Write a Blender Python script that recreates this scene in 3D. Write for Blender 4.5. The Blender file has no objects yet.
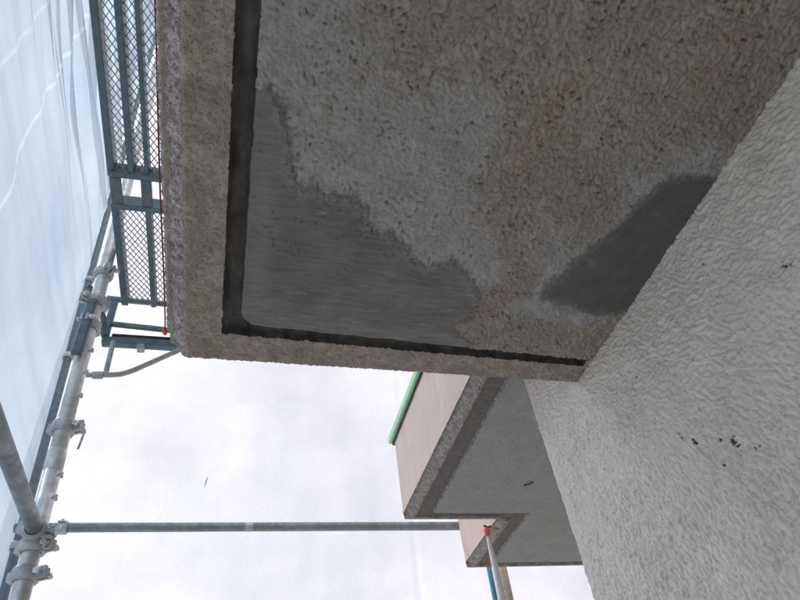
import bpy, math, random
import numpy as np
from mathutils import Vector, Matrix
random.seed(7)
SC = bpy.context.scene
COL = SC.collection
H0 = 1.5                      # eye height above the ground; heights below are given from the eye

# ------------------------------------------------------------------ camera, world, sun, exposure
cam = bpy.data.cameras.new('camera'); co = bpy.data.objects.new('camera', cam); COL.objects.link(co)
right = Vector((0.96872273, -0.22320065, -0.10843311))
down = Vector((0.07986947, 0.69417474, -0.71536166))
fwd = Vector((0.23494071, 0.6843266, 0.69028977))
m = Matrix((right, -down, -fwd)).transposed().to_4x4()
m.translation = (0, 0, H0)
co.matrix_world = m
cam.sensor_width = 36; cam.lens = 640.104 / 800 * 36
cam.clip_start = 0.02; cam.clip_end = 2000
SC.camera = co

SUN_EL, SUN_AZ = math.radians(50), math.radians(-50)     # azimuth measured from +Y towards +X
w = bpy.data.worlds.new('World'); SC.world = w; w.use_nodes = True
nt = w.node_tree; nt.nodes.clear()
out = nt.nodes.new('ShaderNodeOutputWorld'); bg = nt.nodes.new('ShaderNodeBackground')
sky = nt.nodes.new('ShaderNodeTexSky'); sky.sky_type = 'NISHITA'; sky.sun_disc = False
sky.sun_elevation = SUN_EL; sky.sun_rotation = SUN_AZ
tc = nt.nodes.new('ShaderNodeTexCoord'); nz = nt.nodes.new('ShaderNodeTexNoise')
nz.inputs['Scale'].default_value = 2.2; nz.inputs['Detail'].default_value = 6; nz.inputs['Distortion'].default_value = .4
rp = nt.nodes.new('ShaderNodeValToRGB'); rp.color_ramp.elements[0].position = .34; rp.color_ramp.elements[1].position = .60
mx = nt.nodes.new('ShaderNodeMix'); mx.data_type = 'RGBA'
mx.inputs['B'].default_value = (11.0, 10.7, 10.7, 1)
nt.links.new(tc.outputs['Generated'], nz.inputs['Vector']); nt.links.new(nz.outputs['Fac'], rp.inputs['Fac'])
nt.links.new(rp.outputs['Color'], mx.inputs['Factor']); nt.links.new(sky.outputs['Color'], mx.inputs['A'])
nt.links.new(mx.outputs['Result'], bg.inputs['Color']); bg.inputs['Strength'].default_value = 0.12
nt.links.new(bg.outputs['Background'], out.inputs['Surface'])

sl = bpy.data.lights.new('sun', 'SUN'); sl.energy = 2.0; sl.angle = math.radians(14); sl.color = (1, .93, .83)
so = bpy.data.objects.new('sun', sl); COL.objects.link(so)
sd = Vector((math.sin(SUN_AZ) * math.cos(SUN_EL), math.cos(SUN_AZ) * math.cos(SUN_EL), math.sin(SUN_EL)))
so.rotation_euler = sd.to_track_quat('Z', 'Y').to_euler()

SC.view_settings.view_transform = 'Standard'; SC.view_settings.look = 'None'
SC.view_settings.gamma = 1; SC.view_settings.exposure = 0.68

# ------------------------------------------------------------------ noise in numpy
def _h(ix, iy, s):
    a = (ix.astype(np.int64) * 374761393 + iy.astype(np.int64) * 668265263 + s * 2147483647 + 1013904223) & 0xFFFFFFFF
    a = ((a ^ (a >> 13)) * 1274126177) & 0xFFFFFFFF
    a = ((a ^ (a >> 16)) * 2246822519) & 0xFFFFFFFF
    a = a ^ (a >> 13)
    return (a & 0xFFFF) / 65535.0
def gn(x, y, s=0):
    """gradient noise, about -1..1"""
    x = np.asarray(x, float); y = np.asarray(y, float); x, y = np.broadcast_arrays(x, y)
    ix = np.floor(x); iy = np.floor(y); fx = x - ix; fy = y - iy
    u = fx * fx * fx * (fx * (fx * 6 - 15) + 10); v = fy * fy * fy * (fy * (fy * 6 - 15) + 10)
    def g(dx, dy):
        a = _h(ix + dx, iy + dy, s) * 6.2831853
        return np.cos(a) * (fx - dx) + np.sin(a) * (fy - dy)
    return 1.5 * ((g(0, 0) * (1 - u) + g(1, 0) * u) * (1 - v) + (g(0, 1) * (1 - u) + g(1, 1) * u) * v)
def fbm(x, y, s=0, o=4, gain=.5):
    t = 0; a = 1; n = 0
    for k in range(o):
        t = t + a * gn(x * 2 ** k + 17.3 * k, y * 2 ** k - 9.1 * k, s + k); n += a; a *= gain
    return t / n
def ss(a, b, x):
    t = np.clip((x - a) / (b - a), 0, 1); return t * t * (3 - 2 * t)
def sdpoly(x, y, P):
    """signed distance, negative inside"""
    d = np.full(x.shape, 1e9); ins = np.zeros(x.shape, bool); n = len(P)
    for i in range(n):
        ax, ay = P[i]; bx, by = P[(i + 1) % n]
        ex, ey = bx - ax, by - ay
        t = np.clip(((x - ax) * ex + (y - ay) * ey) / (ex * ex + ey * ey), 0, 1)
        d = np.minimum(d, (x - ax - t * ex) ** 2 + (y - ay - t * ey) ** 2)
        c = (ay > y) != (by > y)
        ins ^= c & (x < ex * (y - ay) / (ey + 1e-12) + ax)
    d = np.sqrt(d); return np.where(ins, -d, d)
def billow(x, y, s, o=3):
    t = 0; a = 1; n = 0
    for k in range(o):
        t = t + a*np.abs(gn(x*2**k + 5.7*k + .35*gn(x*.7, y*.7, s+40), y*2**k - 3.1*k + .35*gn(x*.7+9, y*.7, s+41), s+k))**.75; n += a; a *= .42
    return t/n
def creases(x, y, cell, s, width=.16):
    """broken hair-like folds, as in sprayed render"""
    wx = x / cell + .55 * gn(x / cell * .9, y / cell * .9, s + 50); wy = y / cell + .55 * gn(x / cell * .9 + 31, y / cell * .9, s + 51)
    a = np.abs(gn(wx, wy, s)); b = np.abs(gn(wx * .8 + 40, wy * .8 - 13, s + 3))
    ca = (1 - ss(0, width, a)) * ss(-.05, .35, gn(wx * .5, wy * .5 + 7, s + 8))
    cb = (1 - ss(0, width, b)) * ss(-.05, .35, gn(wx * .5 + 21, wy * .5, s + 9))
    return np.maximum(ca, cb)

# ------------------------------------------------------------------ mesh helpers
def setp(o, label=None, cat=None, group=None, kind=None):
    if label: o['label'] = label
    if cat: o['category'] = cat
    if group: o['group'] = group
    if kind: o['kind'] = kind
    return o
def thing(name, loc, label, cat, group=None):
    o = bpy.data.objects.new(name, None); COL.objects.link(o)
    o.location = (loc[0], loc[1], loc[2] + H0); o.empty_display_size = .1
    return setp(o, label, cat, group)
def link(name, me, mat, parent=None):
    me.name = name
    if mat: me.materials.append(mat)
    o = bpy.data.objects.new(name, me); COL.objects.link(o)
    if parent:
        o.parent = parent
        r = parent; off = Vector((0, 0, 0))
        while r is not None: off += r.location; r = r.parent
        o.location = -off if parent.type == 'EMPTY' else (0, 0, 0)
    return o
def mesh_np(co_, quads, attrs=None, smooth=True):
    """quads: (n,4) int array; heights given from the eye"""
    used = np.unique(quads); remap = np.full(len(co_), -1, np.int64); remap[used] = np.arange(len(used))
    co_ = co_[used].astype(np.float32).copy(); co_[:, 2] += H0; q = remap[quads].astype(np.int32)
    me = bpy.data.meshes.new('m')
    me.vertices.add(len(co_)); me.vertices.foreach_set('co', co_.ravel())
    me.loops.add(q.size); me.loops.foreach_set('vertex_index', q.ravel())
    me.polygons.add(len(q)); me.polygons.foreach_set('loop_start', np.arange(0, q.size, 4, dtype=np.int32))
    me.polygons.foreach_set('use_smooth', np.full(len(q), smooth))
    me.update(calc_edges=True)
    for k, v in (attrs or {}).items():
        a = me.attributes.new(k, 'FLOAT', 'POINT'); a.data.foreach_set('value', v.ravel()[used].astype(np.float32))
    return me
def gridq(nu, nv, flip=False):
    i = np.arange(nu - 1)[:, None] * nv + np.arange(nv - 1)[None, :]
    q = np.stack([i, i + nv, i + nv + 1, i + 1], -1).reshape(-1, 4)
    return q[:, ::-1] if flip else q
class MB:
    """collects boxes and tubes; heights given from the eye"""
    def __init__(s): s.v = []; s.f = []; s.sm = []
    def add(s, vs, fs, smooth=False):
        b = len(s.v); s.v += [tuple(v) for v in vs]
        for f in fs: s.f.append(tuple(b + i for i in f)); s.sm.append(smooth)
    def box(s, a, b, bev=0.0):
        x0, y0, z0 = a; x1, y1, z1 = b
        if bev <= 0:
            s.add([(x0,y0,z0),(x1,y0,z0),(x1,y1,z0),(x0,y1,z0),(x0,y0,z1),(x1,y0,z1),(x1,y1,z1),(x0,y1,z1)],
                  [(3,2,1,0),(4,5,6,7),(0,1,5,4),(1,2,6,5),(2,3,7,6),(3,0,4,7)]); return
        # bevelled: loops of an octagonal stack
        def ring(i, z):
            return [(x0+i,y0+0*i+bev,z),(x0+i+0,y1-bev,z),(x0+bev,y1-i,z),(x1-bev,y1-i,z),(x1-i,y1-bev,z),(x1-i,y0+bev,z),(x1-bev,y0+i,z),(x0+bev,y0+i,z)]
        R = [ring(bev*.7, z0), ring(0, z0+bev), ring(0, z1-bev), ring(bev*.7, z1)]
        vs = sum(R, []); fs = []
        for k in range(3):
            for j in range(8):
                a_, b_ = k*8+j, k*8+(j+1) % 8
                fs.append((a_, a_+8, b_+8, b_))
        fs.append(tuple(range(8))); fs.append(tuple(range(31, 23, -1)))
        s.add(vs, fs)
    def path(s, pts, r, n=14, cap=True, flat=1.0):
        P = [Vector(p) for p in pts]; R = r if hasattr(r, '__len__') else [r] * len(P)
        rings = []; up = None
        for i, p in enumerate(P):
            t = (P[min(i+1, len(P)-1)] - P[max(i-1, 0)]).normalized()
            if up is None: up = t.orthogonal().normalized()
            up = (up - t * up.dot(t)).normalized(); sd_ = t.cross(up)
            rings.append([p + (up * math.cos(a) + sd_ * math.sin(a) * flat) * R[i] for a in [2*math.pi*k/n for k in range(n)]])
        vs = sum(rings, []); fs = []
        for i in range(len(P)-1):
            for k in range(n):
                a, b = i*n+k, i*n+(k+1) % n
                fs.append((a, b, b+n, a+n))
        s.add(vs, fs, True)
        if cap: s.add(rings[0], [tuple(range(n-1, -1, -1))]); s.add(rings[-1], [tuple(range(n))])
    def pipe(s, p, q, r, ri, n=18):
        """open tube end with wall thickness"""
        p = Vector(p); q = Vector(q); t = (q-p).normalized(); up = t.orthogonal().normalized(); sd_ = t.cross(up)
        def ring(c, rr): return [c + (up*math.cos(2*math.pi*k/n) + sd_*math.sin(2*math.pi*k/n))*rr for k in range(n)]
        seq = [ring(p + t*.03, ri), ring(p, ri), ring(p, r)]
        L = (q-p).length; m_ = max(2, int(L/.25))
        seq += [ring(p + (q-p)*(k/m_), r) for k in range(1, m_)]
        seq += [ring(q, r), ring(q, ri), ring(q - t*.03, ri)]
        vs = sum(seq, []); fs = []
        for i in range(len(seq)-1):
            for k in range(n):
                a, b = i*n+k, i*n+(k+1) % n; fs.append((a, b, b+n, a+n))
        s.add(vs, fs, True)
    def build(s, name, mat, parent=None, **kw):
        me = bpy.data.meshes.new(name)
        me.from_pydata([(x, y, z+H0) for x, y, z in s.v], [], s.f); me.update()
        me.polygons.foreach_set('use_smooth', np.array(s.sm, bool))
        o = link(name, me, mat, parent)
        if kw: setp(o, **kw)
        return o

# ------------------------------------------------------------------ materials
def mat(name, build):
    m_ = bpy.data.materials.new(name); m_.use_nodes = True; t = m_.node_tree
    b = t.nodes['Principled BSDF']; build(t, b); return m_
def N(t, typ, **kw):
    n = t.nodes.new(typ)
    for k, v in kw.items():
        if k in n.inputs: n.inputs[k].default_value = v
        else: setattr(n, k, v)
    return n
def coords(t): return t.nodes.new('ShaderNodeNewGeometry').outputs['Position']
def noise(t, scale, detail=4, rough=.55, dist=0, vec=None, stretch=None):
    n = N(t, 'ShaderNodeTexNoise', Scale=scale, Detail=detail, Roughness=rough, Distortion=dist)
    v = vec or coords(t)
    if stretch:
        mp = t.nodes.new('ShaderNodeMapping'); mp.inputs['Scale'].default_value = stretch
        t.links.new(v, mp.inputs['Vector']); v = mp.outputs['Vector']
    t.links.new(v, n.inputs['Vector']); return n.outputs['Fac']
def ramp(t, fac, stops):
    r = t.nodes.new('ShaderNodeValToRGB'); e = r.color_ramp.elements
    while len(e) < len(stops): e.new(.5)
    for k, (p, c) in enumerate(stops): e[k].position = p; e[k].color = (*c, 1) if len(c) == 3 else c
    t.links.new(fac, r.inputs['Fac']); return r.outputs['Color']
def mixc(t, fac, a, b, mode='MIX'):
    n = t.nodes.new('ShaderNodeMix'); n.data_type = 'RGBA'; n.blend_type = mode
    for key, val in (('Factor', fac), ('A', a), ('B', b)):
        if isinstance(val, (int, float)): n.inputs[key].default_value = val
        elif isinstance(val, tuple): n.inputs[key].default_value = (*val, 1)
        else: t.links.new(val, n.inputs[key])
    return n.outputs['Result']
def bump(t, b, h, strength, dist, prev=None):
    n = N(t, 'ShaderNodeBump', Strength=strength, Distance=dist); t.links.new(h, n.inputs['Height'])
    if prev: t.links.new(prev, n.inputs['Normal'])
    t.links.new(n.outputs['Normal'], b.inputs['Normal']); return n.outputs['Normal']
def attr(t, name): n = t.nodes.new('ShaderNodeAttribute'); n.attribute_name = name; return n.outputs['Fac']

def m_soffit(t, b):
    n1 = noise(t, 26, 6, .65); n2 = noise(t, 210, 3, .6); n3 = noise(t, 5, 4, .5)
    base = ramp(t, n1, [(.3, (.285, .25, .208)), (.52, (.37, .326, .276)), (.72, (.45, .40, .342))])
    base = mixc(t, ramp(t, n3, [(.42, (0, 0, 0)), (.62, (.6, .6, .6))]), base, (.31, .28, .238))
    base = mixc(t, attr(t, 'pink'), base, (.37, .25, .20))
    sk = ramp(t, noise(t, 16, 6, .65), [(.3, (.33, .318, .305)), (.7, (.45, .43, .415))])
    base = mixc(t, attr(t, 'skim'), base, sk)
    base = mixc(t, attr(t, 'damp'), base, (.175, .165, .148))
    base = mixc(t, attr(t, 'pit_shade'), base, (.13, .115, .10))  # darker pits and creases, their shade put into the colour
    base = mixc(t, ramp(t, n2, [(.3, (.3, .3, .3)), (.45, (0, 0, 0))]), base, (.10, .092, .084))
    t.links.new(base, b.inputs['Base Color']); b.inputs['Roughness'].default_value = .93
    p = bump(t, b, noise(t, 120, 4, .6), .6, .0028); bump(t, b, noise(t, 520, 2, .6), .4, .0006, p)
def m_border(t, b):
    n1 = noise(t, 34, 7, .7); n2 = noise(t, 240, 3, .65)
    c = ramp(t, n1, [(.3, (.26, .215, .178)), (.5, (.42, .352, .297)), (.7, (.54, .462, .40))])
    c = mixc(t, ramp(t, noise(t, 9, 5, .6), [(.45, (0, 0, 0)), (.65, (.7, .7, .7))]), c, (.25, .232, .205))
    c = mixc(t, ramp(t, n2, [(.33, (.8, .8, .8)), (.46, (0, 0, 0))]), c, (.075, .06, .052))
    t.links.new(c, b.inputs['Base Color']); b.inputs['Roughness'].default_value = .95
    p = bump(t, b, n2, .7, .002); bump(t, b, noise(t, 620, 2, .6), .5, .0008, p)
def m_groove(t, b):
    c = ramp(t, noise(t, 40, 5, .6, stretch=(1, .3, 1)), [(.3, (.024, .022, .020)), (.5, (.07, .064, .058)), (.75, (.13, .12, .108))])
    t.links.new(c, b.inputs['Base Color']); b.inputs['Roughness'].default_value = .85
    bump(t, b, noise(t, 160, 4, .6), .5, .002)
def m_patch(t, b):
    n1 = noise(t, 14, 6, .6); n2 = noise(t, 60, 5, .6, stretch=(.35, 1.7, 1))
    c = ramp(t, n1, [(.3, (.138, .130, .116)), (.55, (.175, .166, .152)), (.75, (.23, .218, .20))])
    c = mixc(t, ramp(t, n2, [(.4, (0, 0, 0)), (.7, (.45, .45, .45))]), c, (.225, .218, .202))
    c = mixc(t, attr(t, 'skim'), c, (.27, .265, .255))
    t.links.new(c, b.inputs['Base Color']); b.inputs['Roughness'].default_value = .8
    p = bump(t, b, n2, .8, .0034); bump(t, b, noise(t, 420, 2, .6), .35, .0006, p)
def m_patch2(t, b):
    n1 = noise(t, 24, 6, .65); n2 = noise(t, 60, 5, .6, stretch=(.9, .9, 1))
    c = ramp(t, n1, [(.3, (.115, .110, .102)), (.6, (.142, .136, .127)), (.8, (.18, .172, .16))])
    c = mixc(t, attr(t, 'skim'), c, (.20, .20, .20))
    t.links.new(c, b.inputs['Base Color']); b.inputs['Roughness'].default_value = .8
    b.inputs['Specular IOR Level'].default_value = .25; bump(t, b, n2, .8, .003)
def m_wall(t, b):
    n1 = noise(t, 7, 5, .55); n2 = noise(t, 150, 4, .6)
    c = ramp(t, n1, [(.3, (.70, .625, .56)), (.6, (.78, .705, .635)), (.8, (.82, .75, .68))])
    c = mixc(t, ramp(t, noise(t, 18, 5, .6), [(.45, (0, 0, 0)), (.75, (.5, .5, .5))]), c, (.62, .54, .475))
    c = mixc(t, attr(t, 'pit_shade'), c, (.36, .315, .275))  # shade of the relief painted into the creases
    c = mixc(t, attr(t, 'chip'), c, (.045, .04, .038))
    t.links.new(c, b.inputs['Base Color']); b.inputs['Roughness'].default_value = .9
    p = bump(t, b, n2, .6, .0022); bump(t, b, noise(t, 560, 2, .6), .35, .0006, p)
def m_edge(t, b):
    n1 = noise(t, 55, 6, .7); n2 = noise(t, 260, 3, .6)
    c = ramp(t, n1, [(.3, (.13, .105, .10)), (.47, (.40, .335, .32)), (.64, (.72, .62, .60))])
    c = mixc(t, ramp(t, n2, [(.36, (.9, .9, .9)), (.48, (0, 0, 0))]), c, (.09, .075, .07))
    t.links.new(c, b.inputs['Base Color']); b.inputs['Roughness'].default_value = .95
    p = bump(t, b, n1, .8, .006); bump(t, b, n2, .7, .002, p)
def m_edge2(t, b):
    n1 = noise(t, 45, 6, .7); n2 = noise(t, 200, 3, .6)
    c = ramp(t, n1, [(.3, (.13, .12, .112)), (.47, (.33, .305, .285)), (.66, (.56, .52, .49))])
    c = mixc(t, ramp(t, n2, [(.36, (.8, .8, .8)), (.48, (0, 0, 0))]), c, (.10, .09, .085))
    t.links.new(c, b.inputs['Base Color']); b.inputs['Roughness'].default_value = .95
    p = bump(t, b, n1, .8, .006); bump(t, b, n2, .7, .003, p)
def m_fascia(t, b):
    c = ramp(t, noise(t, 6, 5, .55), [(.3, (.72, .575, .505)), (.7, (.79, .645, .575))])
    c = mixc(t, ramp(t, noise(t, 3, 5, .6, stretch=(9, 9, .7)), [(.5, (0, 0, 0)), (.75, (.5, .5, .5))]), c, (.64, .53, .475))
    c = mixc(t, attr(t, 'streak'), c, (.78, .74, .72))
    t.links.new(c, b.inputs['Base Color']); b.inputs['Roughness'].default_value = .85
    bump(t, b, noise(t, 260, 4, .6), .35, .0015)
def m_farsoffit(t, b):
    n1 = noise(t, 12, 5, .5); n2 = noise(t, 130, 3, .6)
    c = ramp(t, n1, [(.3, (.275, .295, .282)), (.7, (.325, .345, .33))])
    c = mixc(t, ramp(t, n2, [(.32, (.6, .6, .6)), (.42, (0, 0, 0))]), c, (.18, .175, .165))
    c = mixc(t, ramp(t, n2, [(.58, (0, 0, 0)), (.68, (.5, .5, .5))]), c, (.54, .54, .51))
    t.links.new(c, b.inputs['Base Color']); b.inputs['Roughness'].default_value = .9
    bump(t, b, n2, .6, .003)
def m_farband(t, b):
    c = ramp(t, noise(t, 40, 5, .6), [(.3, (.12, .114, .108)), (.7, (.19, .182, .174))])
    t.links.new(c, b.inputs['Base Color']); b.inputs['Roughness'].default_value = .9
    bump(t, b, noise(t, 180, 3, .6), .5, .002)
def m_galv(base, rough=.42, metal=.75, dirt=.5):
    def f(t, b):
        n1 = noise(t, 38, 5, .65); n2 = noise(t, 9, 4, .6)
        c = ramp(t, n1, [(.3, tuple(x*.72 for x in base)), (.7, tuple(min(1, x*1.12) for x in base))])
        c = mixc(t, ramp(t, n2, [(.52, (0, 0, 0)), (.72, (dirt,)*3)]), c, tuple(x*.45 for x in base))
        t.links.new(c, b.inputs['Base Color']); b.inputs['Metallic'].default_value = metal
        r = ramp(t, n1, [(.3, (rough+.15,)*3), (.7, (rough-.07,)*3)]); t.links.new(r, b.inputs['Roughness'])
        bump(t, b, noise(t, 120, 4, .6), .15, .001)
    return f
def m_plain(c1, rough=.6, metal=0, sc=30, var=.2, tr=0):
    def f(t, b):
        c = ramp(t, noise(t, sc, 5, .6), [(.3, tuple(x*(1-var) for x in c1)), (.7, tuple(min(1, x*(1+var)) for x in c1))])
        t.links.new(c, b.inputs['Base Color']); b.inputs['Roughness'].default_value = rough; b.inputs['Metallic'].default_value = metal
        if tr: b.inputs['Transmission Weight'].default_value = tr
        bump(t, b, noise(t, 150, 3, .6), .15, .001)
    return f
def m_sheet(colA, colB, through, tint):
    def f(t, b):
        t.nodes.remove(b); o = [n for n in t.nodes if n.type == 'OUTPUT_MATERIAL'][0]
        c = ramp(t, noise(t, 1.3, 5, .55), [(.3, colA), (.7, colB)])
        # fine woven threads as faint relief and colour
        wv = noise(t, 260, 2, .5, stretch=(1, 1, .12)); wh = noise(t, 260, 2, .5, stretch=(.12, .12, 1))
        mm = mixc(t, .5, wv, wh)
        c = mixc(t, ramp(t, mm, [(.42, (.16,)*3), (.6, (0, 0, 0))]), c, tuple(x*.6 for x in colA))
        c = mixc(t, attr(t, 'seam'), c, (.46, .53, .60))
        d = t.nodes.new('ShaderNodeBsdfDiffuse'); l = t.nodes.new('ShaderNodeBsdfTranslucent'); tr = t.nodes.new('ShaderNodeBsdfTransparent')
        tr.inputs['Color'].default_value = (*tint, 1)
        bp = N(t, 'ShaderNodeBump', Strength=.5, Distance=.012)
        t.links.new(noise(t, 7, 5, .55, .6, stretch=(1, 1, .35)), bp.inputs['Height'])
        for s_ in (d, l): t.links.new(c, s_.inputs['Color']); t.links.new(bp.outputs['Normal'], s_.inputs['Normal'])
        m1 = t.nodes.new('ShaderNodeMixShader'); m1.inputs[0].default_value = .62
        t.links.new(d.outputs[0], m1.inputs[1]); t.links.new(l.outputs[0], m1.inputs[2])
        m2 = t.nodes.new('ShaderNodeMixShader'); m2.inputs[0].default_value = through
        t.links.new(m1.outputs[0], m2.inputs[1]); t.links.new(tr.outputs[0], m2.inputs[2])
        t.links.new(m2.outputs[0], o.inputs['Surface'])
    return f
def m_ground(t, b):
    c = ramp(t, noise(t, 1.5, 6, .6), [(.3, (.50, .46, .395)), (.7, (.62, .57, .50))])
    c = mixc(t, ramp(t, noise(t, 40, 5, .7), [(.4, (.5,)*3), (.55, (0, 0, 0))]), c, (.30, .285, .26))
    t.links.new(c, b.inputs['Base Color']); b.inputs['Roughness'].default_value = .92
    bump(t, b, noise(t, 45, 5, .7), .5, .01)

M = dict(soffit=mat('soffit_concrete', m_soffit), border=mat('border_concrete', m_border), groove=mat('groove_dark', m_groove),
    patch=mat('fresh_mortar', m_patch), patch2=mat('damp_mortar', m_patch2), wall=mat('sprayed_render', m_wall), edge=mat('rough_edge', m_edge), edge2=mat('grey_rough_edge', m_edge2),
    fascia=mat('pale_fascia', m_fascia), fsoff=mat('speckled_soffit', m_farsoffit), fband=mat('far_groove', m_farband),
    galv=mat('galvanised', m_galv((.80, .81, .82), .4, .6, .5)), galvd=mat('galvanised_dull', m_galv((.50, .52, .54), .5, .5)),
    tube=mat('grey_tube', m_galv((.30, .34, .36), .5, .5)), blue=mat('blue_grey_steel', m_plain((.135, .185, .225), .45, .3, 40, .25)),
    clampm=mat('clamp_metal', m_galv((.56, .59, .62), .5, .55)), green=mat('green_flashing', m_plain((.46, .82, .52), .5, 0, 20, .1)),
    red=mat('red_cord', m_plain((.20, .04, .025), .7)), redtape=mat('red_tape', m_plain((.75, .12, .16), .5)),
    film=mat('milky_plastic', m_plain((.90, .92, .93), .3, 0, 60, .12)), bluepipe=mat('blue_hose', m_plain((.11, .36, .52), .45)),
    beige=mat('beige_pipe', m_plain((.62, .54, .44), .5)), sealant=mat('grey_sealant', m_plain((.42, .42, .41), .6, 0, 60, .15)),
    sheetL=mat('sky_tinted_sheet', m_sheet((.29, .365, .45), (.42, .49, .555), .22, (.52, .64, .78))),  # blue of the sky behind the cloth put into its colour
    sheetE=mat('white_sheet', m_sheet((.50, .51, .56), (.68, .685, .735), .27, (.82, .84, .92))),
    ground=mat('packed_ground', m_ground), twig=mat('dry_twig', m_plain((.12, .11, .12), .8)))

HS = 1.10      # soffit height above the eye
WX = 0.9955    # face of the rendered wall

# ------------------------------------------------------------------ ground
g = MB(); g.box((-400, -400, -H0-.5), (400, 400, -H0)); g.build('ground', M['ground'], kind='structure')

# ------------------------------------------------------------------ rendered wall: one path in plan, swept in height
cy, rc = 1.668, .010
pts = []; nrm = []
for y in np.arange(-2.6, .15, .05): pts.append((WX, y)); nrm.append((-1, 0))
for y in np.arange(.15, cy-rc, .0026): pts.append((WX, y)); nrm.append((-1, 0))
for a in np.linspace(0, math.pi/2, 6): pts.append((WX + rc - rc*math.cos(a), cy - rc + rc*math.sin(a))); nrm.append((-math.cos(a), math.sin(a)))
for x in np.arange(WX+rc+.02, 2.8, .02): pts.append((x, cy)); nrm.append((0, 1))
for y in np.arange(cy+.02, 3.56, .04): pts.append((2.8, y)); nrm.append((-1, 0))
pts = np.array(pts); nrm = np.array(nrm, float)
s_ = np.r_[0, np.cumsum(np.linalg.norm(np.diff(pts, axis=0), axis=1))]; s_ += -2.6
zz = np.r_[np.arange(-1.5, .20, .05), np.arange(.20, 1.42, .0026), np.arange(1.44, 5.5, .06)]
S, Z = np.meshgrid(s_, zz, indexing='ij')
dense = 1.0
# folds run roughly along the wall, tilted
ca, sa = math.cos(.5), math.sin(.5)
U = S*ca + Z*sa; V = -S*sa + Z*ca
cr = creases(U*.80, V*1.25, .0185, 3, .17)
cr2 = creases(U*.9, V*1.2, .012, 23, .14)
lump = fbm(U/.017, V/.012, 5, 3); big = fbm(S/.09, Z/.09, 9, 3)
amp = .75 + .35*gn(S/.2, Z/.2, 77)
bilA = billow(U/.0255, V/.0155, 5, 3)
U2 = S*math.cos(1.35) + Z*math.sin(1.35); V2 = -S*math.sin(1.35) + Z*math.cos(1.35)
bilB = billow(U2/.0310, V2/.0155, 15, 2); wz = ss(.60, .92, Z + .10*gn(S/.25, Z/.25, 78))
bil = bilA*wz + bilB*(1-wz)
fine = billow(U/.0105, V/.0075, 7, 2)
hgt = (.0120*bil*amp + .0035*fine + .0012*lump - .0022*cr*amp)*(1 - .55*ss(1.60, 1.655, S)*(S < 1.8)) + .0026*big
chip = np.zeros_like(S)
for (y_, z_, l, wd, an) in [(1.075, .715, .026, .007, 1.2), (1.045, .685, .02, .006, 1.1), (1.0, .60, .008, .005, 0), (.945, .620, .034, .011, 1.15), (.975, .645, .012, .006, .2), (.90, .58, .012, .006, .2),
                        (.62, .805, .02, .016, .3), (1.13, .93, .008, .005, 0), (.78, .98, .009, .005, .4), (.86, .44, .008, .005, 1)]:
    dy, dz = -(S - y_), Z - z_
    a1 = dy*math.cos(an) - dz*math.sin(an); a2 = dy*math.sin(an) + dz*math.cos(an)
    d = np.sqrt((a1/l)**2 + (a2/wd)**2) + .75*gn(S/.006, Z/.006, 31) + .4*gn(S/.016, Z/.016, 33)
    chip = np.maximum(chip, 1 - ss(.15, .60, d))
hgt -= .0028*chip
X = pts[:, 0][:, None] + nrm[:, 0][:, None]*hgt
Y = pts[:, 1][:, None] + nrm[:, 1][:, None]*hgt + .033*(Z-.94)*ss(.9, 1.6, S)*(np.where(S > 4.2, 0, 1)) * np.where((Z > .0) & (Z < 1.9), 1, 0)
me = mesh_np(np.stack([X, Y, Z], -1).reshape(-1, 3), gridq(len(s_), len(zz), False),
             {'pit_shade': np.clip(cr*.30*amp + .55*(1-ss(.05, .27, bil)) + .18*(1-ss(.05, .25, fine)), 0, .75), 'chip': chip})  # first mask paints shade into the valleys between the bumps
wt = thing('stucco_wall', (WX, 0, -1.5), 'off-white sprayed stucco wall at the right, rough and chipped, meeting the concrete canopy', 'wall')
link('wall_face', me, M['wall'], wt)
mb = MB(); mb.box((WX+.05, -2.6, -1.5), (2.9, cy-.05, 5.4)); mb.box((2.83, cy-.05, -1.5), (3.0, 3.54, 5.4)); mb.build('wall_core', M['wall'], wt)
mb = MB(); mb.box((-1.04, -2.9, -1.5), (WX+.6, -2.62, 5.4)); mb.build('light_blocking_wing', M['wall'], wt)  # unseen wing behind the camera, added to block sky light
# strip of grey sealant in the corner between wall and canopy
ys = np.arange(.05, 1.372, .004); prof = []
for k in range(7):
    a = k/6*math.pi/2
    prof.append((1-math.sin(a), 1-math.cos(a)))
nw = .0055 + .003*fbm(ys/.05, ys*0, 60, 3)
xs = np.array([[WX - (1-p[0])*0 - nw[i]*p[0] - .0006 for p in prof] for i in range(len(ys))])
zs_ = np.array([[HS - nw[i]*p[1]*1.0 - .0012 for p in prof] for i in range(len(ys))])
yy = np.repeat(ys[:, None], 7, 1); xs += .0012*gn(yy/.01, zs_/.01, 61); 
seal = mesh_np(np.stack([xs, yy, zs_], -1).reshape(-1, 3), gridq(len(ys), 7))
link('sealant_strip', seal, M['sealant'], wt)

# ------------------------------------------------------------------ near canopy
def outer_jit(y): return .0016*fbm(y/.02, y*0+3, 71, 4) + .0015*gn(y/.15, y*0, 72)
xs = np.r_[np.arange(0, 1.0, .0022/1.15)]
xs = np.r_[xs, 1.0]
ys = np.r_[np.arange(-1.6, .02, .04), np.arange(.02, 1.0, .0023)]       # 1.0 = slot for scaling to the far edge
ts = np.r_[np.linspace(0, .66, 50, endpoint=False), np.linspace(.66, 1, 590)]
Y0 = -2.55  # canopy lengthened out of view behind the camera to keep sky light off
Tn, Un = np.meshgrid(ts, xs, indexing='ij')
XE = -.141
Xg = XE + Un*(WX + .004 - XE)
far = 1.366 + (Xg + .145)/(1.14)*.016 + .0018*fbm(Xg/.02, Xg*0+9, 73, 4)
Yg = Y0 + Tn*(far - Y0)
Xg = Xg + outer_jit(Yg)*(1-Un)
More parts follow.
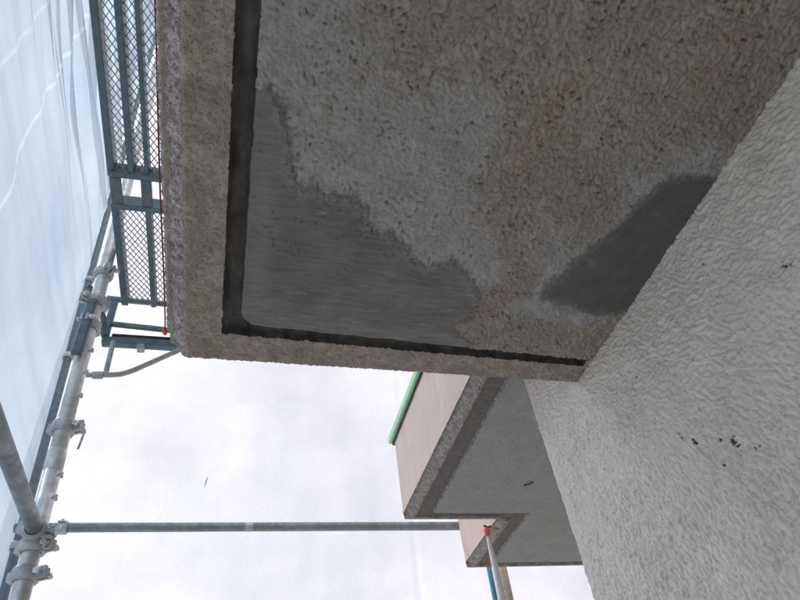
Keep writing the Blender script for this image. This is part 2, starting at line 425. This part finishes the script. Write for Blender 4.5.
# grooves
cj = np.exp(-(Xg/.14)**2); gfo = 1.258 + .006*cj*fbm(Xg/.03, Yg/.03, 170, 3) + (Xg+.048)/1.03*.041 + .0018*gn(Xg/.03, 5, 74); gfi = 1.219 + Xg/.99*.054 + .003*fbm(Xg/.05, Xg*0+2, 75, 3)
glo = -.0525 + .0035*(Yg-.43)/.8 + .0012*gn(Yg/.03, 5, 76); gli = -.0135 + .008*(Yg-.43)/.8 + .002*fbm(Yg/.06, Yg*0+1, 77, 3)
# rounded inner corner of the panel
rr = .045; dx, dy = gli + rr - Xg, Yg - (gfi - rr)
pd = np.where((dx > 0) & (dy > 0), np.hypot(dx, dy) - rr, np.maximum(gli - Xg, Yg - gfi))      # <0 inside the panel
panel = pd < 0
bd = np.minimum(Xg - glo, gfo - Yg)                                                            # >0 inside the border line
endg = Xg > .975 + .003*gn(Yg/.01, 2, 78)
groove = (~panel) & (bd > 0) & ~endg
border = ~(panel | groove)
PA = [(-.05, .60), (.012, .58), (.05, .66), (.075, .775), (.10, .80), (.115, .765), (.145, .83), (.165, .795), (.20, .80), (.235, .83), (.262, .885), (.30, .885), (.334, .905), (.37, .955), (.415, .975), (.46, .945), (.505, .975),
      (.55, 1.02), (.572, 1.075), (.565, 1.135), (.53, 1.165), (.55, 1.2), (.60, 1.225), (.60, 1.35), (-.06, 1.35)]
PB = [(.728, 1.018), (.745, .975), (.775, .905), (.80, .85), (.83, .78), (.85, .705), (.872, .655), (.90, .635), (.94, .632), (1.02, .62), (1.02, 1.04), (.965, 1.072), (.90, 1.085), (.87, 1.073), (.80, 1.055), (.745, 1.045)]
wob = .008*fbm(Xg/.04, Yg/.04, 80, 4)
comb = (gn(Xg/.006, Yg/.05, 81)*.008 + gn(Xg/.013, Yg/.09, 83)*.006)*(1 + .6*np.exp(-((Xg-.19)/.05)**2))
dA = sdpoly(Xg, Yg, PA) + wob + comb*ss(1.12, 1.0, Yg) + .004*gn(Xg/.02, Yg/.004, 84)*ss(1.0, 1.15, Yg)
dB = sdpoly(Xg, Yg, PB) + .7*wob + .004*gn(Xg/.010, Yg/.010, 82)
# smears of thin skim coat over the old render
def blob(cx, cy_, rx, ry, an=0):
    x, y = Xg-cx, Yg-cy_; c, s = math.cos(an), math.sin(an)
    return np.exp(-(((x*c+y*s)/rx)**2 + ((-x*s+y*c)/ry)**2))
tex = fbm(Xg/.035, Yg/.05, 90, 5)
skim = (blob(.06, .42, .10, .16) + blob(.22, .66, .16, .16, .3) + blob(.40, .60, .085, .13, -.2)*.85 + blob(.40, .82, .14, .10, .5) + blob(.52, .93, .10, .07, .6)*.9
        + blob(.735, .93, .045, .16, -.42) + blob(.80, .66, .06, .09, -.4)*.9 + blob(.93, .58, .09, .05)*.9 + blob(.72, 1.08, .10, .035)*.9 + blob(.88, 1.11, .12, .022) + blob(.62, .80, .05, .12, -.3)*.45
        + blob(-.0, .75, .03, .5)*.5 + blob(.05, 1.16, .10, .03)*.5)
skim = skim + .95*np.exp(-(np.maximum(dB, 0)/.032)**2)*(1 - .55*ss(.9, 1.0, Xg)) + .8*np.exp(-(np.maximum(dA, 0)/.06)**2)*ss(1.06, .98, Yg)
skim = ss(.15, 1.15, skim + .75*tex + .25*fbm(Xg/.012, Yg/.012, 151, 3))
grain = .016*fbm(Xg/.011, Yg/.011, 160, 3) + .014*fbm(Xg/.03, Yg/.03, 161, 3)
dampA = ss(.020, -.002, dA + grain)*.8; dampB = ss(.016, -.002, dB + grain)*.8
damp = np.clip(np.maximum(dampA, dampB) + .55*blob(.035, .66, .035, .11, .15)*ss(-.3, .3, tex), 0, .9)
pink = np.clip(blob(.55, .60, .045, .20, .12)*.95 + blob(.62, 1.06, .035, .10)*.9 + blob(.27, .70, .04, .10)*.45 + blob(.84, .36, .04, .15)*.9 + blob(.34, .45, .03, .1)*.3 + blob(.22, .80, .03, .06)*.5, 0, 1)*ss(-.35, .25, fbm(Xg/.025, Yg/.04, 91, 4))*.6
skim = np.where(dA < .0, 0, skim)
# relief, positive = down
rough = fbm(Xg/.013, Yg/.013, 92, 3)
crs = creases(Xg, Yg, .014, 93, .17)
pits = ss(.36, .60, gn(Xg/.0095, Yg/.0110, 94)) * ss(-.1, .3, gn(Xg/.06, Yg/.06, 95))
big = fbm(Xg/.08, Yg/.08, 96, 3)
swirl = creases(Xg + .01*gn(Xg/.03, Yg/.03, 97), Yg, .026, 98, .10)
aR = 1 - .62*skim
bil = billow(Xg/.0165, Yg/.0180, 150, 2); fine = billow(Xg/.008, Yg/.009, 153, 2)
relief = (.0105*bil + .0030*fine + .0008*rough)*(1 - .45*skim) - .0016*crs*aR - .0050*pits*aR + .0030*big - .0022*swirl*(.3 + .7*skim) + .0042*fbm(Xg/.03, Yg/.026, 155, 3)*skim
fray = ss(.004, -.014, dA + .5*grain); frayB = ss(.004, -.014, dB + .5*grain)
smooth_a = .0030*fbm(Xg/.06, Yg/.014, 99, 4) + .0022*fbm(Xg/.10, Yg/.05, 100, 2) - .0014*creases(Xg*.5, Yg*1.4, .016, 101, .09)
smooth_b = .0022*fbm((Xg+Yg*.5)/.016, (Yg-Xg*.5)/.07, 102, 3)
relief = relief*(1-fray) + (smooth_a - .0030*pits*ss(1.15, .95, Yg) + .0054 + .0022*big*.4)*fray
relief = relief*(1-frayB) + (smooth_b + .0050)*frayB
relief *= ss(0, .012, -pd)*.0 + 1
relief -= .004*ss(-.010, 0, pd)
relb = .0045*fbm(Xg/.012, Yg/.012, 110, 4) + .003*billow(Xg/.012, Yg/.012, 115, 2) - .0020*pits - .0012*creases(Xg, Yg, .012, 111, .16) + .0012*fbm(Xg/.06, Yg/.06, 112, 2)
depth = np.where(panel, HS - relief, np.where(groove, HS + .0165 + .003*fbm(Xg/.02, Yg/.02, 113, 3) + .004*ss(.0, .03, pd)*0, HS - relb - .001))
# soften the arris of groove and the outer edges
edge = np.minimum((Xg - XE), far - Yg)
depth = depth + .006*(1 - ss(0, .007, edge))*border
coA = np.stack([Xg, Yg, depth], -1).reshape(-1, 3)
q = gridq(len(ts), len(xs), False)
isn = lambda k: k.ravel()[q]
grp = np.zeros(len(q), int)
pmask = isn(panel).all(1); bmask = isn(border).all(1)
am = (isn(dA < .0).mean(1) > .5) & pmask; bm_ = (isn(dB < .0).mean(1) > .5) & pmask
can = thing('concrete_canopy', (.42, -.05, HS), 'large weathered concrete canopy overhead with mortar repairs and a dark drip groove', 'canopy')
at = {'damp': damp, 'skim': np.clip(skim, 0, 1), 'pink': pink, 'pit_shade': np.clip(pits*.6 + crs*.25 + .50*(1-ss(.04, .24, bil))*(1-.4*skim), 0, .8)}  # last mask paints shade into pits and low spots
link('soffit_panel', mesh_np(coA, q[pmask & ~am & ~bm_], at), M['soffit'], can)
atp = {'skim': np.clip(.75*ss(-.020, .004, dA + grain*1.3)*ss(1.18, 1.0, Yg) + ss(.045, 0, np.abs(pd + .03))*.35 + .55*ss(.1, .5, fbm(Xg/.05, Yg/.02, 120, 4))*ss(.9, 1.2, Yg), 0, .8)}
o = link('mortar_patch', mesh_np(coA, q[am], atp), M['patch'], can); o['label'] = 'broad grey-green mortar patch with a ragged brushed upper edge, in the left corner'
atq = {'skim': .7*ss(-.022, .004, dB + grain*1.2) + .8*ss(.0, .9, blob(.815, .905, .018, .008, .6)) + .5*blob(.90, .74, .012, .008) + .15*ss(.0, .5, fbm(Xg/.03, Yg/.06, 122, 4))}
o = link('mortar_patch', mesh_np(coA, q[bm_], atq), M['patch2'], can); o['label'] = 'small darker mortar patch against the stucco wall'
link('soffit_border', mesh_np(coA, q[bmask]), M['border'], can)
link('drip_groove', mesh_np(coA, q[~pmask & ~bmask]), M['groove'], can)
# outer chamfer and face along the left side
yv = Y0 + ts*(1.366 - Y0)
pr = np.r_[np.linspace(0, 1, 26), np.linspace(1.1, 2, 16)]
Yc, Pc = np.meshgrid(yv, pr, indexing='ij')
xo = XE - .048*np.clip(Pc, 0, 1)**.9; zo = HS + .006 + .055*np.clip(Pc, 0, 1)**1.15 + .33*np.clip(Pc-1, 0, 1)
dsp = (.0060*fbm(Yc/.02, Pc/.45, 130, 4) - .004*creases(Yc, Pc*.05, .016, 131, .2) + .002*gn(Yc/.1, Pc, 132))*ss(0, .15, Pc)
xo = xo + outer_jit(Yc)*(1-np.clip(Pc, 0, 1)) - dsp*.75; zo = zo - dsp*.65
fin = .018*ss(1.325, 1.366, Yc)*np.clip(Pc, 0, 1); xo = xo + fin
link('rough_edge', mesh_np(np.stack([xo, Yc, zo], -1).reshape(-1, 3), gridq(len(yv), len(pr), True)), M['edge'], can)
# far face and solid body
xr = XE + xs*(WX + .004 - XE); xr2 = xr[::3]
fz = np.r_[HS+.006, HS+.014, HS+.03, np.linspace(HS+.05, HS+.39, 10)]
Xf, Zf = np.meshgrid(xr2, fz, indexing='ij')
Yf = 1.366 + (Xf + .145)/1.14*.016 + .0018*fbm(Xf/.02, Xf*0+9, 73, 4) + .0015*fbm(Xf/.03, Zf/.03, 134, 3)*(Zf > HS+.007)
Xf2 = Xf - .040*ss(HS+.006, HS+.06, Zf)*np.exp(-((Xf-XE)/.02))*.6
link('end_face', mesh_np(np.stack([Xf2, Yf, Zf], -1).reshape(-1, 3), gridq(len(xr2), len(fz), False)), M['border'], can)
mb = MB(); mb.box((XE-.038, Y0+.01, HS+.035), (WX-.003, 1.352, HS+.39)); mb.build('slab_body', M['border'], can)

# ------------------------------------------------------------------ far canopy with a stepped corner
HF = 1.342
fx0, fy0, fx1, fy1 = .805, 2.777, 1.296, 3.357
xs = np.arange(fx0, 2.78, .0055); ys = np.arange(1.44, fy1+.0054, .0055)
Yg, Xg = np.meshgrid(ys, xs, indexing='ij')
d1 = np.minimum(Xg - fx0, fy0 - Yg); d2 = np.minimum(Xg - fx1, fy1 - Yg)
ins = np.maximum(d1, d2)                                          # distance inside the L-shaped outline
keep = ins > -.001
left = np.where(Yg < fy0, Xg - fx0, Xg - fx1)                     # distance from the outer side
wv = 0
band = (left > .060) & (left < .132 + wv) & (Yg < fy1 - .012)
band |= (Yg > fy0-.060) & (Yg < fy0-.010) & (left > .06) & (Xg < fx1+.132 + wv)
band |= (Yg > fy0-.060) & (Yg < fy0+.02) & (Xg > fx1+.0) & (Xg < fx1+.132 + wv)
band |= (Yg > fy1-.050) & (Yg < fy1-.012) & (left > .06)
panelF = (~band) & (left > .13) & ~((Xg < fx1) & (Yg > fy0-.012)) & (Yg < fy1-.03)
zf = HF + .034*np.clip(1 - left/.042, 0, 1) + np.where(band, .012, 0) - .0016*fbm(Xg/.014, Yg/.014, 141, 3) - .0028*fbm(Xg/.02, Yg/.02, 142, 3)*(left < .06)
qf = gridq(len(ys), len(xs)); kq = keep.ravel()[qf].all(1)
bq = band.ravel()[qf].mean(1) > .5; fq = panelF.ravel()[qf].all(1)
coF = np.stack([Xg, Yg, zf], -1).reshape(-1, 3)
fc = thing('concrete_canopy', (1.6, 2.3, HF), 'farther stepped canopy with pale pink fascia, dark speckled soffit and green edging', 'canopy')
link('soffit_panel', mesh_np(coF, qf[kq & fq & ~bq]), M['fsoff'], fc)
link('drip_groove', mesh_np(coF, qf[kq & bq]), M['fband'], fc)
link('soffit_border', mesh_np(coF, qf[kq & ~bq & ~fq]), M['edge2'], fc)
P2 = [(fx0, 1.44)]
P2 += [(fx0, y) for y in np.arange(1.46, fy0-.018, .014)]
def arc(cx, cy_, r, a0, a1, n=6): return [(cx + r*math.cos(a), cy_ + r*math.sin(a)) for a in np.linspace(a0, a1, n)]
P2 += arc(fx0+.014, fy0-.014, .014, math.pi, math.pi/2)
P2 += [(x, fy0) for x in np.arange(fx0+.035, fx1-.001, .014)] + [(fx1, fy0)]
P2 += [(fx1, y) for y in np.arange(fy0+.014, fy1-.024, .014)]
P2 += arc(fx1+.020, fy1-.020, .020, math.pi, math.pi/2)
P2 += [(x, fy1) for x in np.arange(fx1+.035, 2.78, .035)]
P2 = np.array(P2); zv = np.r_[HF+.022, HF+.033, np.linspace(HF+.048, HF+.451, 24)]
sl_ = np.r_[0, np.cumsum(np.linalg.norm(np.diff(P2, axis=0), axis=1))]
Sf, Zf = np.meshgrid(sl_, zv, indexing='ij')
Xf = np.repeat(P2[:, 0][:, None], len(zv), 1) - .0018*fbm(Sf/.07, Zf/.07, 143, 3); Yf = np.repeat(P2[:, 1][:, None], len(zv), 1) + .001*fbm(Sf/.07, Zf/.07, 144, 3)
drop = (Sf > fy0-1.44+.012) & (Zf < HF+.034)
Zf2 = np.where((Yf > fy0-.006) & (Xf > fx0+.006) & ((Xf < fx1-.002) | (Yf > fy1-.01)), np.where(Zf < HF+.03, HF-.001, np.where(Zf < HF+.04, HF+.014, Zf)), Zf)
streak = np.exp(-((Sf - .585 - .02*(Zf-1.6))/.012)**2)*.9*(Zf > 1.42)*ss(-.5, .3, gn(Sf/.02, Zf/.05, 145)) + .35*np.exp(-((Sf-.52)/.007)**2)
link('fascia', mesh_np(np.stack([Xf, Yf, Zf2], -1).reshape(-1, 3), gridq(len(P2), len(zv), True), {'streak': streak}), M['fascia'], fc)
mb = MB(); mb.box((fx0+.024, 1.44, HF+.07), (2.78, fy0-.024, HF+.445)); mb.box((fx1+.024, fy0-.024, HF+.07), (2.78, fy1-.024, HF+.445)); mb.build('slab_body', M['fascia'], fc)
mb = MB(); mb.box((fx0-.022, 1.44, HF+.421), (fx0+.036, fy0+.028, HF+.461), .005); mb.box((fx0+.038, fy0-.012, HF+.421), (fx1-.012, fy0+.027, HF+.459), .005)
mb.build('edging', M['green'], fc)
mb = MB(); mb.box((fx0-.007, 1.44, HF+.405), (fx0+.024, fy0+.012, HF+.4205)); mb.build('dark_strip', M['groove'], fc)  # dark strip directly below the green edging
mb = MB(); mb.path([(1.324, 2.409, HF-.005), (1.308, 2.428, HF-.006), (1.291, 2.440, HF-.004)], .0036, 8); mb.build('hole_mark', M['fband'], fc)  # small dark bead standing in for a hole in the soffit

# ------------------------------------------------------------------ scaffold
def clamp(parent, c, axis='z', r=.026, side=(1, 0, 0), sz=1.0):
    """tube coupler: band round the tube, lugs, bolt and nut"""
    c = Vector(c); ax = {'z': Vector((0, 0, 1)), 'x': Vector((1, 0, 0)), 'y': Vector((0, 1, 0))}[axis]
    sd1 = Vector(side).normalized(); sd2 = ax.cross(sd1)
    mb = MB(); n = 18; hw = .019*sz
    rings = []
    for (o_, rr_) in ((-hw, r+.001), (-hw, r+.007), (-hw*.6, r+.010), (hw*.6, r+.010), (hw, r+.007), (hw, r+.001)):
        rings.append([c + ax*o_ + (sd1*math.cos(2*math.pi*k/n) + sd2*math.sin(2*math.pi*k/n))*rr_ for k in range(n)])
    vs = sum(rings, []); fs = [(i*n+k, i*n+(k+1) % n, (i+1)*n+(k+1) % n, (i+1)*n+k) for i in range(5) for k in range(n)]
    mb.add(vs, fs, True)
    def obox(cc, e1, e2, e3):
        vs = [cc + e1*a + e2*b_ + e3*d_ for d_ in (-1, 1) for a, b_ in ((-1, -1), (1, -1), (1, 1), (-1, 1))]
        mb.add(vs, [(3,2,1,0),(4,5,6,7),(0,1,5,4),(1,2,6,5),(2,3,7,6),(3,0,4,7)])
    obox(c + sd1*(r+.016), sd1*.014, sd2*.004, ax*hw*.85); obox(c + sd1*(r+.014)+sd2*.014, sd1*.012, sd2*.004, ax*hw*.8)
    obox(c - sd1*(r+.010), sd1*.008, sd2*.012, ax*hw*.7)
    cl = mb.build('clamp', M['clampm'], parent)
    mb = MB(); b0 = c + sd1*(r+.018) - sd2*.018; b1 = c + sd1*(r+.018) + sd2*.036
    mb.path([b0, b1], .0045, 8); mb.path([b1 - sd2*.016, b1 - sd2*.007], .0085, 6); mb.path([b0, b0 + sd2*.006], .0080, 6)
    mb.build('bolt', M['galv'], cl)
    return cl
PX = lambda z: -.4440 - .030*(z - 1.2)          # the post leans slightly
PY = 1.60
def seg(x, y, z0, z1, lean=True): return
post = thing('scaffold_post', (PX(-1.5), PY, -1.5), 'bright galvanised scaffold post carrying clamps, rising beside the mesh deck', 'scaffold post')
mb = MB(); mb.pipe((PX(-1.5), PY, -1.5), (PX(.93), PY, .93), .0208, .0180); mb.build('tube', M['galv'], post)
mb = MB(); mb.pipe((PX(.93), PY, .931), (PX(4.6), PY, 4.6), .0208, .0180); mb.build('tube', M['galv'], post)
mb = MB(); mb.path([(PX(.90), PY, .90), (PX(.90), PY, .905), (PX(.96), PY, .955), (PX(.96), PY, .96)], [.0210, .0232, .0232, .0210], 18, False); mb.build('collar', M['galv'], post)
for z in (.64, .705): clamp(post, (PX(z), PY, z), 'z', .0210, (.9, -.5, 0), .8)
clamp(post, (PX(1.028), PY, 1.028), 'z', .0210, (1, -.35, 0), .95)
clamp(post, (PX(1.62), PY, 1.62), 'z', .0210, (.6, -1, 0), .8); clamp(post, (PX(1.49), PY, 1.49), 'z', .0210, (-1, -.5, 0), 1.0); clamp(post, (PX(1.39), PY, 1.39), 'z', .0210, (-.4, -1, 0), .8)
for z in (.36, .50, .82, .88, 1.12, 1.20, 1.28, 1.78):      # small locking pins down the post
    mb = MB(); mb.path([(PX(z)+.018, PY-.016, z), (PX(z)+.030, PY-.028, z), (PX(z)+.032, PY-.032, z-.014)], .0035, 8); mb.build('pin', M['galvd'], post)
for z in (.44, .80): 
    mb = MB(); mb.path([(PX(z)-.020, PY-.012, z), (PX(z)-.036, PY-.020, z)], .006, 8); mb.build('pin', M['clampm'], post)
mb = MB(); mb.path([(PX(1.0)+.045, PY-.03, 1.02), (PX(1.0)+.060, PY-.035, .99), (PX(1.0)+.056, PY-.035, .945)], .003, 8); mb.build('hook', M['galvd'], post)

CX = lambda z: -1.058 - .035*(z - 2.6)
cp = thing('scaffold_post', (CX(-1.5), 3.53, -1.5), 'slim blue-grey corner post behind the bright post, where the two sheets meet', 'scaffold post')
mb = MB(); mb.pipe((CX(-1.5), 3.53, -1.5), (CX(7.5), 3.53, 7.5), .0243, .0215); mb.build('tube', M['blue'], cp)
for z in (1.56, 2.8, 3.5): clamp(cp, (CX(z), 3.53, z), 'z', 0.0245, (1, -.6, 0))

t = thing('guard_tube', (-.43, .2, .735), 'grey guard rail tube running towards the camera at the lower left', 'scaffold tube')
mb = MB(); mb.pipe((-.432, -2.4, .742), (-.428, 1.640, .735), .0180, .0155); mb.build('tube', M['tube'], t)
clamp(t, (-.429, 1.575, .735), 'y', .0182, (1, 0, -.2), .8); 
mb = MB(); mb.box((-.450, 1.60, .700), (-.405, 1.640, .760), .006); mb.build('end_fitting', M['clampm'], t)

t = thing('cross_tube', (.3, 3.40, 1.60), 'long horizontal grey tube crossing in front of the white sheet', 'scaffold tube')
mb = MB(); mb.pipe((-1.02, 3.40, 1.598), (2.6, 3.40, 1.601), .0240, .021); mb.build('tube', M['tube'], t)
clamp(t, (-.80, 3.40, 1.598), 'x', .0242, (0, -1, .2), 1.2)
mb = MB(); mb.path([(.10, 3.40, 1.5985), (.14, 3.40, 1.5985)], [.0246, .0246], 18, False); mb.build('wire_wrap', M['galvd'], t)

# decks of expanded metal
def deck(label, y0, y1, rails, ends, x0=-.405, x1=-.16):
    t = thing('scaffold_deck', (-.30, (y0+y1)/2, 1.70), label, 'scaffold deck', 'expanded metal decks beside the canopy')
    for (xa, xb, hz) in rails:
        mb = MB(); mb.box((xa, y0, 1.70), (xb, y1, 1.70+hz), .002); mb.build('rail', M['blue'], t)
    for ya in ends:
        mb = MB(); mb.box((x0-.02, ya-.011, 1.694), (x1, ya+.011, 1.745), .003); mb.build('crosspiece', M['blue'], t)
    mb = MB(); px, py = .0092, .0285; ncol = int((x1-x0)/px)+1; nseg = int((y1-y0)/(py/2))
    for i in range(ncol+1):
        vs = []; fs = []
        for k in range(nseg+1):
            y = y0 + k*py/2; s = 1 if ((k + i) % 2) else -1
            x = x0 + i*px + s*(px/2 - .0004)
            for (dx_, dz_) in ((-.00115, 0), (.00115, 0), (.00115, .0035), (-.00115, .0035)): vs.append((x+dx_, y, 1.722+dz_))
        for k in range(nseg):
            for j in range(4):
                a, b_ = k*4+j, k*4+(j+1) % 4; fs.append((a, b_, b_+4, a+4))
        mb.add(vs, fs)
    mb.build('mesh_panel', M['galvd'], t)
    return t
deck('longer expanded metal deck overhead, cut by the top edge of the photo', -1.2, 1.262, [(-.432, -.412, .05), (-.374, -.356, .05), (-.326, -.313, .045), (-.185, -.165, .05)], [-.2, 1.25])
deck('short expanded metal deck bay ending at the blue end frame', 1.365, 1.83, [(-.432, -.410, .05), (-.331, -.314, .045), (-.185, -.165, .05)], [1.372])
t = thing('deck_joint', (-.36, 1.31, 1.70), 'blue-grey joint plate with rounded openings linking the two metal decks', 'joint plate')
for xa, xb in ((-.428, -.394), (-.338, -.306), (-.22, -.19)):
    mb = MB(); mb.box((xa, 1.2615, 1.6960), (xb, 1.3605, 1.7030), .002)
    mb.build('link_plate', M['blue'], t)

t = thing('end_frame', (-.3, 1.85, 1.64), 'blue-grey steel end frame closing the metal deck beside the post', 'scaffold frame')
mb = MB(); mb.path([(-.492, 1.85, 1.748), (-.12, 1.85, 1.738)], .0115, 14); mb.build('top_bar', M['tube'], t)
mb = MB(); mb.path([(-.455, 1.85, 1.625), (-.12, 1.85, 1.606)], .0105, 14); mb.build('middle_bar', M['tube'], t)
mb = MB(); mb.box((-.468, 1.835, 1.528), (-.12, 1.865, 1.556), .003); mb.build('bottom_bar', M['blue'], t)
mb = MB(); mb.box((-.448, 1.871, 1.56), (-.12, 1.885, 1.60), .002); mb.build('toe_board', M['groove'], t)
for xa, xb in ((-.474, -.451),):
    mb = MB(); mb.box((xa, 1.838, 1.5565), (xb, 1.862, 1.735), .003); mb.build('upright', M['blue'], t)
mb = MB(); mb.box((-.350, 1.83, 1.508), (-.325, 1.86, 1.5275), .003); mb.build('lug', M['galvd'], t)
hk = MB(); hk.path([(-.53, 1.72, 1.68), (-.50, 1.75, 1.66), (-.47, 1.80, 1.60), (-.465, 1.84, 1.56)], .011, 10); hk.build('hook', M['blue'], t)
hk = MB(); hk.box((-.470, 1.555, 1.25), (-.440, 1.572, 1.47), .005); hk.build('bracket_plate', M['blue'], t)

t = thing('bracket_brace', (-.3, 1.80, 1.40), 'bent grey tube brace propping the end frame below the canopy corner', 'brace')
pp = [(-.475, 1.80, 1.357), (-.40, 1.80, 1.362), (-.375, 1.80, 1.366), (-.352, 1.80, 1.376), (-.33, 1.80, 1.390), (-.20, 1.80, 1.486), (-.12, 1.80, 1.546)]
mb = MB(); mb.path(pp, .0085, 12); mb.build('tube', M['galvd'], t)
mb = MB(); mb.path([(-.424, 1.815, 1.515), (-.419, 1.805, 1.362)], .0085, 12); mb.build('prop', M['galvd'], t)
mb = MB(); mb.path([(-.455, 1.80, 1.3572), (-.425, 1.80, 1.3592)], .0125, 12); mb.build('sleeve', M['clampm'], t)

# ------------------------------------------------------------------ sheets
def sheet(name, label, mat_, A, B, z0, z1, nu, nv, fold, n_out):
    """cloth between plan points A and B, folds given by fold(s, z)"""
    A = np.array(A, float); B = np.array(B, float); L = np.linalg.norm(B-A)
    s = np.linspace(0, L, nu); z = np.interp(np.linspace(0, 1, nv), [0, .08, .9, 1], [z0, .6, 5.2, z1]); Sg, Zg = np.meshgrid(s, z, indexing='ij')
    d = (B-A)/L; f = fold(Sg, Zg)
    X = A[0] + d[0]*Sg + n_out[0]*f; Y = A[1] + d[1]*Sg + n_out[1]*f
    if name == 'left': X = X - .034*(Zg - 2.6)
    me = mesh_np(np.stack([X, Y, Zg], -1).reshape(-1, 3), gridq(nu, nv), {'seam': seams(Sg, Zg) if name == 'left' else Sg*0})
    o = link('scaffold_sheet', me, mat_)
    return setp(o, label, 'sheet', 'protective sheets hung round the scaffold')
def foldL(s, z):
    # sagging folds that run along the building, stronger overhead, and upright seams
    a = z + .16*s + .10*gn(s/1.3, z/1.0, 205)
    k = ss(2.2, 4.2, z + .5*(3.2 - s)*.6)
    f = .030*fbm(s/1.2, a/.5, 200, 2) + (.014 + .085*k)*gn(s/1.5, a/.20, 201) + (.003 + .034*k)*gn(s/.9, a/.085, 202) + .011*k*gn(s/.6, a/.04, 203)
    return f
def seams(s, z):
    """stitched seams running up the sheet"""
    v = 0
    for y_, b_ in ((5.22, 1), (4.80, .6)): v = np.maximum(v, b_*(1 - ss(.002, .018, np.abs(s - y_))))
    return v
def foldE(s, z):
    return .025*fbm(s/.6, z/.5, 210, 3) + .006*np.abs(gn(s/.16, z/1.4, 211)) - .016*(1-ss(0, .03, np.abs(s - 2.24 - .02*z)))
sheet('left', 'translucent scaffold sheet with sky blue put in its colour and diagonal creases, filling the left side', M['sheetL'], (-1.09, -3.2), (-1.09, 3.62), -1.48, 9.4, 800, 620, foldL, (-1, 0))
sheet('end', 'white translucent scaffold sheet behind the cross tube and far canopy', M['sheetE'], (-1.16, 3.65), (6.2, 3.65), -1.48, 9.4, 440, 440, foldE, (0, 1))

# ------------------------------------------------------------------ cords, hoses and small things
o = MB(); yv = np.arange(-1.2, 1.335, .03)
o.path([(-.1880 - .0085*(y+.0)/1.34*1.0 - .001*math.sin(y*9), y, 1.172 + .0015*math.sin(y*7)) for y in yv] + [(-.197, 1.342, 1.168)], .0019, 8)
o = o.build('cord', M['red'], label='thin dark red cord stretched along the outer edge of the near canopy', cat='cord')
o = MB(); o.path([(-.199, 1.338, 1.176), (-.197, 1.346, 1.168), (-.194, 1.350, 1.160)], [.004, .0075, .004], 10); k = o.build('cord_knot', mat('orange_knot', m_plain((.75, .16, .07), .6)), label=None)
k.parent = bpy.data.objects['cord']

t = thing('plastic_film', (1.262, 2.88, .5), 'twisted milky plastic film hanging from the far canopy corner', 'plastic film')
mb = MB(); P = []; R = []
for i in range(34):
    u = i/33; z = 1.324 - u*1.7
    P.append((1.256 + .007*math.sin(u*13) + .014*u, 2.88 + .005*math.sin(u*18), z)); R.append(0.0095 + .030*min(1, u*3.6)*(1+.18*math.sin(u*29)))
mb.path(P, R, 14, True, .7); mb.build('film', M['film'], t)
mb = MB(); mb.path([(1.258, 2.871, 1.346), (1.257, 2.873, 1.332), (1.257, 2.876, 1.315), (1.257, 2.88, 1.300)], [.007, .0165, .0145, .0105], 12); mb.build('tape_wrap', M['redtape'], t)
mb = MB(); mb.path([(1.240, 2.861, 1.347), (1.262, 2.867, 1.3425), (1.281, 2.869, 1.348)], .005, 8); mb.build('wire_tie', M['groove'], t)
t = MB(); t.path([(1.491, 3.49, 1.56), (1.488, 3.49, .6), (1.481, 3.49, -1.49)], .0150, 12); t.build('blue_hose', M['bluepipe'], label='thin blue hose hanging beside the milky plastic film', cat='hose')
t = MB(); t.pipe((1.574, 3.49, 1.80), (1.574, 3.49, -1.49), .0245, .021); t.build('beige_pipe', M['beige'], label='beige pipe standing just right of the plastic film', cat='pipe')
t = MB(); t.path([(-.130, 3.61, 2.01), (-.137, 3.608, 1.978), (-.140, 3.605, 1.940)], [.0014, .0033, .0012], 6); t.build('twig', M['twig'], label='tiny dark twig caught on the white sheet above the cross tube', cat='twig')
